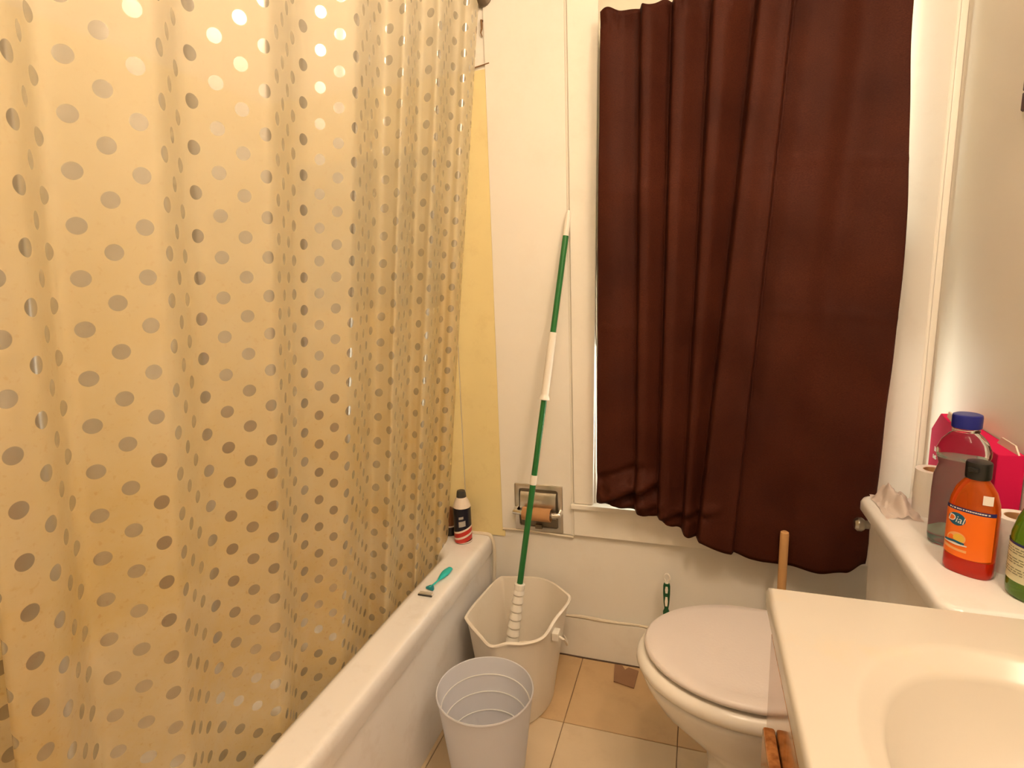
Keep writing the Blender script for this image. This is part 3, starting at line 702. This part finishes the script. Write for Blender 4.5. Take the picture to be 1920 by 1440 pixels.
# orange soap bottle: broad face turned towards the viewer
ob = thing('orange_soap_bottle', 'orange liquid soap bottle with black cap on the tank lid', 'soap bottle', (.463, 1.122, TZ), R(-42))
ob.scale = (1, 1, 1.09)
ORX, ORY = .0365, .0225
def oval(s, z, sy=None, p=2.4): return circ(ORX*s, z, 48, ry=ORY*(sy or s), p=p)
link('body', loft([oval(.90, 0), oval(.98, .003), oval(1.0, .010), oval(1.0, .035), oval(1.01, .07), oval(1.0, .105), oval(.95, .122), oval(.80, .140, .84, 2.2), oval(.58, .152, .72, 2.), oval(.40, .159, .62, 2.), oval(.36, .163, .58, 2.)], angle=60), 'orange_liq', ob)
link('base_tint', loft([oval(.90, -.0002), oval(.985, .0028), oval(1.006, .010), oval(1.006, .0275), oval(1.0005, .0282)], False, False, angle=60), 'red_liq', ob)
link('cap', lathe([(.0175, .159), (.0185, .161), (.0185, .183), (.0175, .1855), (.006, .1865)], 36), 'black_pl', ob)
link('cap_tab', box((-.008, -.0225, .172), (.008, -.0165, .179), .002), 'black_pl', ob)
def on_oval(x, z, off, s=1.0):
    # x = arc position on the front (-y) face
    t = max(-.985, min(.985, x/ORX)); p = 2.4
    y = -(1-abs(t)**p)**(1/p)*ORY*s
    nn = Vector((math.copysign(abs(t)**(p-1), t)/ORX, -abs(y/ORY)**(p-1)/ORY, 0)).normalized()
    return Vector((t*ORX*s, y, z)) + nn*off
def wrap_strip(x0, x1, z0f, z1f, off, k=24):
    lo, hi = [], []
    for i in range(k+1):
        x = lerp(x0, x1, i/k); lo.append(on_oval(x, z0f(x), off, 1.008)); hi.append(on_oval(x, z1f(x), off, 1.008))
    return loft([lo, hi], False, False, closed=False, angle=180)
def wrap_disc(cx, cz, rx, rz_, off, k=28, p=2., tilt=0.):
    bm = bmesh.new(); c = bm.verts.new(on_oval(cx, cz, off, 1.008)); vs = []
    for i in range(k):
        a = 2*math.pi*i/k; dx, dz = rx*math.cos(a), rz_*math.sin(a)
        vs.append(bm.verts.new(on_oval(cx + dx*math.cos(tilt) - dz*math.sin(tilt), cz + dx*math.sin(tilt) + dz*math.cos(tilt), off, 1.008)))
    for i in range(k): bm.faces.new((c, vs[i], vs[(i+1) % k]))
    return from_bm(bm, True, 180)
lb = link('label', wrap_strip(-.0345, .0345, lambda x: .032 - .006*(1-(x/.0345)**2)*.6, lambda x: .108, .0004), 'orange_label', ob)
link('label_stripe', wrap_strip(-.0345, .0345, lambda x: .1055, lambda x: .1115, .0007), 'label_blue', lb)
bm = bmesh.new()
x = -.028
while x < .028:
    l = random.uniform(.0012, .003)
    v = [bm.verts.new(on_oval(a, z, .0010, 1.008)) for a, z in ((x, .1076), (x+l, .1076), (x+l, .1096), (x, .1096))]; bm.faces.new(v); x += l + random.choice((.0006, .0006, .0015))
link('small_print', from_bm(bm), 'label_white', lb)
link('logo_oval', wrap_disc(-.0150, .0905, .0135, .0105, .0007), 'label_teal', lb)
def wrap_text(s, size, cx, cz, off, m, tilt=0., sh=0.):
    me = text_mesh(s, size)
    for v in me.vertices:
        a, b = v.co.x + v.co.y*sh, v.co.y; v.co = on_oval(cx + a*math.cos(tilt) - b*math.sin(tilt), cz + a*math.sin(tilt) + b*math.cos(tilt), off, 1.008)
    me.materials.clear(); return link('lettering', me, m, lb)
wrap_text('Dial', .0160, -.0150, .0902, .0012, 'label_white', R(-6), .15)
link('splash', wrap_disc(-.013, .0585, .0145, .0105, .0007, tilt=R(12)), 'label_peach', lb)
link('fruit', wrap_disc(-.009, .0600, .0085, .0070, .0010), 'label_yellow', lb)
link('splash', wrap_strip(-.031, .0, lambda x: .0510 + .0007*math.sin(x*300), lambda x: .0555 - .12*abs(x+.015), .0012, 14), 'label_teal', lb)
link('splash', wrap_strip(-.031, .004, lambda x: .0475 + .09*abs(x+.012), lambda x: .0508, .0012, 14), 'label_white', lb)
link('ribbon', wrap_strip(-.033, .004, lambda x: .038 + .15*abs(x+.010)*0 + 4*(x+.004)**2, lambda x: .042 + 5.2*(x+.004)**2, .0007, 18), 'label_peach', lb)
link('price_tag', wrap_strip(.018, .030, lambda x: .124, lambda x: .139, .0010, 8), 'label_white', ob)
# big clear bottle with a blue cap
mb = thing('mouthwash_bottle', 'big clear bottle with blue cap and pale green liquid', 'bottle', (.484, 1.238, TZ), R(-40))
mb.scale = (1, 1, 1.06)
def mo(r, z, q=.86, p=2.8): return circ(r, z, 44, ry=r*q, p=p)
link('body', loft([mo(.036, 0), mo(.0405, .004), mo(.042, .015), mo(.042, .10), mo(.041, .130), mo(.0365, .146), mo(.035, .152), mo(.037, .158), mo(.0405, .170), mo(.0405, .180), mo(.035, .196, .86, 2.3), mo(.026, .207, .9, 2.), mo(.0195, .2125, 1, 2.), mo(.0190, .220, 1, 2.)], angle=60), 'clear_pl', mb)
link('liquid', loft([mo(.034, .003), mo(.0385, .008), mo(.0402, .015), mo(.0402, .10), mo(.0392, .130), mo(.0347, .146), mo(.0333, .152), mo(.0352, .158), mo(.037, .164)], angle=60), 'mint_liq', mb)
link('cap', lathe([(.0225, .2205), (.0235, .222), (.0235, .240), (.0225, .2435), (.019, .2450)], 44), 'blue_cap', mb)
link('cap_ring', lathe([(.0215, .214), (.0215, .2185)], 36), 'clear_pl', mb)
# pink carton
px = thing('pink_carton', 'open pink cardboard carton against the wall behind clear bottle', 'carton', (.5300, 1.375, TZ))
link('body', prism([(-.155, 0), (.155, 0), (.155, .158), (.112, .204), (.075, .195), (-.155, .188)], 0, .042, 0, .0008), 'pink', px)
link('flap', prism([(.04, .191), (.098, .196), (.088, .214), (.05, .207)], .006, .009, 0), 'carton_in', px)
link('flap', prism([(-.155, .1885), (-.14, .203), (-.09, .205), (-.075, .190)], .030, .033, 0), 'carton_in', px)
bm = bmesh.new()
for row, (yc, zc) in enumerate(((.125, .112), (.130, .094))):
    yy = yc
    for k in range(5 - row):
        h = random.choice((.006, .009, .006, .011)); add_box(bm, (-.0008, yy - .0026, zc), (0, yy, zc + h)); yy -= .0045
        add_box(bm, (-.0008, yy - .001, zc + .002), (0, yy + .003, zc + .0035))
link('white_script', from_bm(bm, False), 'label_white', px)
# paper rolls
def paper_roll(loc, label, r=.033):
    t = thing('toilet_roll', label, 'toilet roll', loc, 0, 'toilet rolls on the tank lid')
    link('paper', lathe([(.0195, 0), (r, 0), (r+.0008, .05), (r, .100), (.0195, .100), (.0195, .0)], 36, False, False), 'paper', t)
    link('core', lathe([(.0192, .001), (.0192, .0995), (.0178, .0995), (.0178, .001)], 28, False, True), 'card', t)
    return t
paper_roll((.494, 1.392, TZ), 'white toilet roll standing at the left of clear blue capped bottle')
paper_roll((.538, 1.148, TZ), 'white toilet roll standing between orange and green bottles')
# crumpled tissue
from mathutils import noise
def crumple(cx, cy, sx, sy, h, seed):
    bm = bmesh.new(); k = 26; g = []
    for i in range(k+1):
        row = []
        for j in range(k+1):
            u, v = i/k*2-1, j/k*2-1; rr = math.hypot(u, v)
            q = Vector((u*2.1+seed, v*2.1, seed*.3))
            e = max(0, 1-rr**2*.75)
            zz = h*e*(.55 + .75*noise.noise(q*.8) + .28*noise.noise(q*1.9)) + .001
            row.append(bm.verts.new((cx + sx*u*(1+.15*noise.noise(q*1.3)), cy + sy*v*(1+.15*noise.noise(q*1.7+Vector((5, 0, 0)))), max(.001, zz))))
        g.append(row)
    for a, b in zip(g, g[1:]):
        for j in range(k): bm.faces.new((a[j], a[j+1], b[j+1], b[j]))
    return from_bm(bm, True, 60)
ts = thing('crumpled_tissue', 'crumpled thin white tissue on the far corner of tank lid', 'tissue', (.432, 1.408, TZ))
link('sheet', crumple(0, 0, .034, .070, .060, 3.1), 'tissue_thin', ts)
# green bottle at the picture edge
gb = thing('green_bottle', 'green bottle with cream printed label at the right edge', 'bottle', (.5315, 1.055, TZ))
GR = .040
link('body', lathe([(.034, 0), (.0385, .004), (GR, .012), (GR, .095), (.0395, .105), (.034, .130), (.024, .155), (.015, .170), (.0135, .185)], 44, angle=60), 'green_bottle', gb)
link('cap', lathe([(.0150, .184), (.0155, .186), (.0155, .212), (.014, .215)], 28), 'black_pl', gb)
def gband(z0, z1, a0, a1, off): 
    k = 28; f = lambda z: [((GR+off)*math.cos(R(lerp(a0, a1, i/k))), (GR+off)*math.sin(R(lerp(a0, a1, i/k))), z) for i in range(k+1)]
    return loft([f(z0), f(z1)], False, False, closed=False, angle=180)
gl = link('label', gband(.030, .092, -215, -20, .0005), 'label_cream', gb)
link('label_border', gband(.090, .094, -215, -20, .0008), 'label_blue', gl)
bm = bmesh.new()
def gquad(a0, a1, z0, z1, off=.0010):
    k = 5
    for i in range(k):
        b0, b1 = R(lerp(a0, a1, i/k)), R(lerp(a0, a1, (i+1)/k)); r = GR+off
        bm.faces.new([bm.verts.new((r*math.cos(a), r*math.sin(a), z)) for a, z in ((b0, z0), (b1, z0), (b1, z1), (b0, z1))])
for k in range(11):
    z = .084 - k*.0042
    if k in (3, 7): continue
    a = -205
    while a < -60:
        l = random.uniform(4, 14); gquad(a, min(a+l, -60), z, z+.0014); a += l + 3
link('small_print', from_bm(bm), 'label_ink', gl)
bm = bmesh.new()
for k in range(9): gquad(-118, -86, .036 + k*.0026, .036 + k*.0026 + random.choice((.0009, .0016)), .0012)
link('barcode', from_bm(bm), 'label_purple', gl)

# ------------------------------------------------------------------ right wall frame, wall hook
fm = thing('wall_mirror', 'dark red framed mirror on the right wall at the picture edge', 'mirror', (XW, 1.114, 1.53))
bm = bmesh.new()
for lo, hi in (((-.011, -.26, 0), (0, .26, .035)), ((-.011, -.26, .465), (0, .26, .50)), ((-.011, -.26, .035), (0, -.225, .465)), ((-.011, .225, .035), (0, .26, .465))): add_box(bm, lo, hi, .003, 1)
link('frame', from_bm(bm), 'frame_red', fm); link('glass', box((-.007, -.226, .034), (-.002, .226, .466)), 'mirror', fm)
hk = thing('wall_hook', 'small rusty hook in the wall at the shower curtain top', 'hook', (-.616, YB-.0, 1.985))
link('hook', tube([(0, 0, .014), (0, -.010, .012), (.003, -.016, 0), (.002, -.014, -.012), (-.003, -.010, -.020), (-.001, -.004, -.030)], [.003, .003, .0032, .003, .002, .0015], 8), 'rust', hk)

# ------------------------------------------------------------------ ceiling lamp
cl = thing('ceiling_light', 'round glass globe light on the ceiling', 'lamp', (.02, .40, ZC))
link('base', lathe([(.075, 0), (.075, -.018), (.05, -.026), (.035, -.030)], 32), 'brass', cl)
link('globe', lathe([(.035, -.030), (.060, -.045), (.075, -.080), (.070, -.115), (.045, -.140), (.012, -.150)], 32), 'bulb', cl)

vl = thing('vanity_light', 'three bulb light bar on the right wall above the sink', 'lamp', (XW, .35, 2.05))
link('bar', box((-.03, -.28, -.04), (0, .28, .04), .008), 'brass', vl)
for y in (-.18, 0, .18): link('bulb', lathe([(.016, 0), (.018, .02), (.036, .05), (.040, .07), (.033, .095), (.014, .108)], 24), 'bar_bulb', vl, (-.03, y, 0), (0, R(-90), 0))
